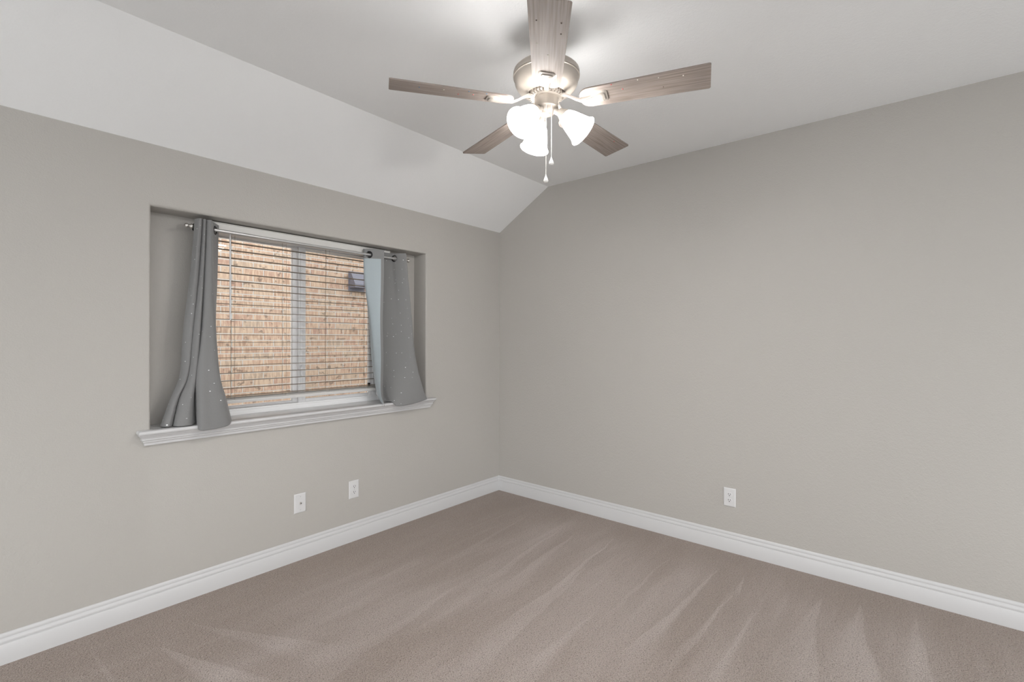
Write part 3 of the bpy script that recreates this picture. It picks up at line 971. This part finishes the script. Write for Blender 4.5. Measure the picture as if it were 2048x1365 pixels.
gems = {0: [(.288, -.055, 'red'), (.328, -.017, 'red'), (.392, -.054, 'clear'), (.470, -.045, 'clear'), (.561, -.032, 'clear'), (.483, .013, 'dark')],
        1: [(.548, -.040, 'red')], 2: [],
        3: [(.542, .018, 'blue'), (.445, .028, 'clear'), (.346, .050, 'blue'), (.273, .050, 'blue'), (.382, -.004, 'red'), (.323, .016, 'red')],
        4: [(.555, -.040, 'dark'), (.560, .041, 'dark'), (.505, .042, 'dark'), (.432, -.039, 'clear'), (.375, .001, 'clear')]}
used = False
gem_mats = {'clear': gem_mesh.data}
for k in range(5):
    bl_o = blade0 if k == 0 else blade0.copy()
    ir_o = iron0 if k == 0 else iron0.copy()
    if k:
        COL.objects.link(bl_o); COL.objects.link(ir_o)
    bl_o.parent = fan; ir_o.parent = fan
    bl_o.matrix_local = Matrix.Rotation(A0 + k * 2 * PI / 5, 4, 'Z') @ Matrix.Translation((0, 0, zf(ZB))) @ Matrix.Rotation(PITCH, 4, 'X')
    ir_o.matrix_local = Matrix.Rotation(A0 + k * 2 * PI / 5, 4, 'Z')
    for r, t, cn in gems[k]:
        g = gem_mesh if not used else gem_mesh.copy()
        if used:
            COL.objects.link(g)
        used = True
        if cn not in gem_mats:
            me = gem_mats['clear'].copy(); me.materials.clear(); me.materials.append(M_gem[cn]); gem_mats[cn] = me
        g.data = gem_mats[cn]
        g.parent = bl_o
        g.location = (r, t, -0.003)

# switch housing, fitter, light kit
fobj('switch_housing', [(0.0, zf(2.461)), (0.050, zf(2.461)), (0.0515, zf(2.456)), (0.0515, zf(2.422)), (0.0525, zf(2.420)), (0.0525, zf(2.4175)), (0.050, zf(2.415)), (0.046, zf(2.412)), (0.0, zf(2.412))], M_fan, 56)
fobj('light_fitter', [(0.0, zf(2.412)), (0.042, zf(2.412)), (0.040, zf(2.404)), (0.034, zf(2.394)), (0.022, zf(2.389)), (0.010, zf(2.387)), (0.0, zf(2.386))], M_fan, 48)
AZ = [math.radians(a) for a in (-64, 56, 176)]
shade_prof = [(0.0275, 0.0), (0.0300, 0.004), (0.0345, 0.012), (0.0400, 0.026), (0.0450, 0.044), (0.0495, 0.062), (0.0540, 0.080), (0.0585, 0.095), (0.0635, 0.105), (0.0670, 0.1085),
              (0.0660, 0.1100), (0.0610, 0.1060), (0.0560, 0.0960), (0.0515, 0.0800), (0.0470, 0.0620), (0.0425, 0.0440), (0.0375, 0.0265), (0.0320, 0.0135), (0.0265, 0.0060), (0.0240, 0.002)]
for az in AZ:
    d2 = Vector((math.cos(az), math.sin(az), 0))
    neck = d2 * 0.080 + Vector((0, 0, zf(2.378)))
    mouth = d2 * 0.162 + Vector((0, 0, zf(2.301)))
    ax = (mouth - neck).normalized()
    start = d2 * 0.028 + Vector((0, 0, zf(2.408)))
    bm = bmesh.new()
    add_tube(bm, [start, start.lerp(neck, 0.3) + Vector((0, 0, 0.002)), start.lerp(neck, 0.62)], [0.013, 0.013, 0.013], 16)
    base = neck - ax * 0.030
    add_lathe(bm, [(0.0, -0.004), (0.013, -0.004), (0.017, 0.002), (0.0215, 0.012), (0.0275, 0.026), (0.0300, 0.031), (0.0300, 0.036), (0.0, 0.036)], 32, axis_matrix(base, ax))
    sk = autosmooth(obj('lamp_socket', bm, M_fan_lt, fan), 40)
    bm = bmesh.new()
    add_lathe(bm, shade_prof, 40, axis_matrix(neck, ax))
    sh = obj('lamp_shade', bm, M_shade, fan, smooth_shade=True)
    bm = bmesh.new()
    add_lathe(bm, [(0.012, 0.008), (0.013, 0.022), (0.018, 0.036), (0.024, 0.052), (0.026, 0.062), (0.024, 0.074), (0.017, 0.083), (0.008, 0.087), (0.0, 0.088)], 24, axis_matrix(neck, ax))
    obj('light_bulb', bm, M_bulb, sh, smooth_shade=True)

# pull chains
cd = Vector((-0.808, -0.589, 0)); rd = Vector((0.643, -0.766, 0))
for off, z0, z1, z2 in ((cd * 0.046, 2.412, 2.118, 2.083), (cd * 0.046 + rd * 0.0225, 2.412, 2.192, 2.157)):
    bm = bmesh.new()
    add_tube(bm, [off + Vector((0, 0, zf(z0 + 0.004))), off + Vector((0, 0, zf(z1)))], 0.0013, 8)
    ch = obj('pull_chain', bm, M_chain, fan)
    bm = bmesh.new()
    h = z1 - z2
    add_lathe(bm, [(0.0, h * 1.05), (0.0016, h), (0.0022, h * .9), (0.0052, h * .65), (0.0088, h * .40), (0.0104, h * .24), (0.0098, h * .12), (0.0065, h * .03), (0.0, 0.0)], 20,
              Matrix.Translation(off + Vector((0, 0, zf(z2)))))
    obj('pull_fob', bm, M_fob, ch, smooth_shade=True)
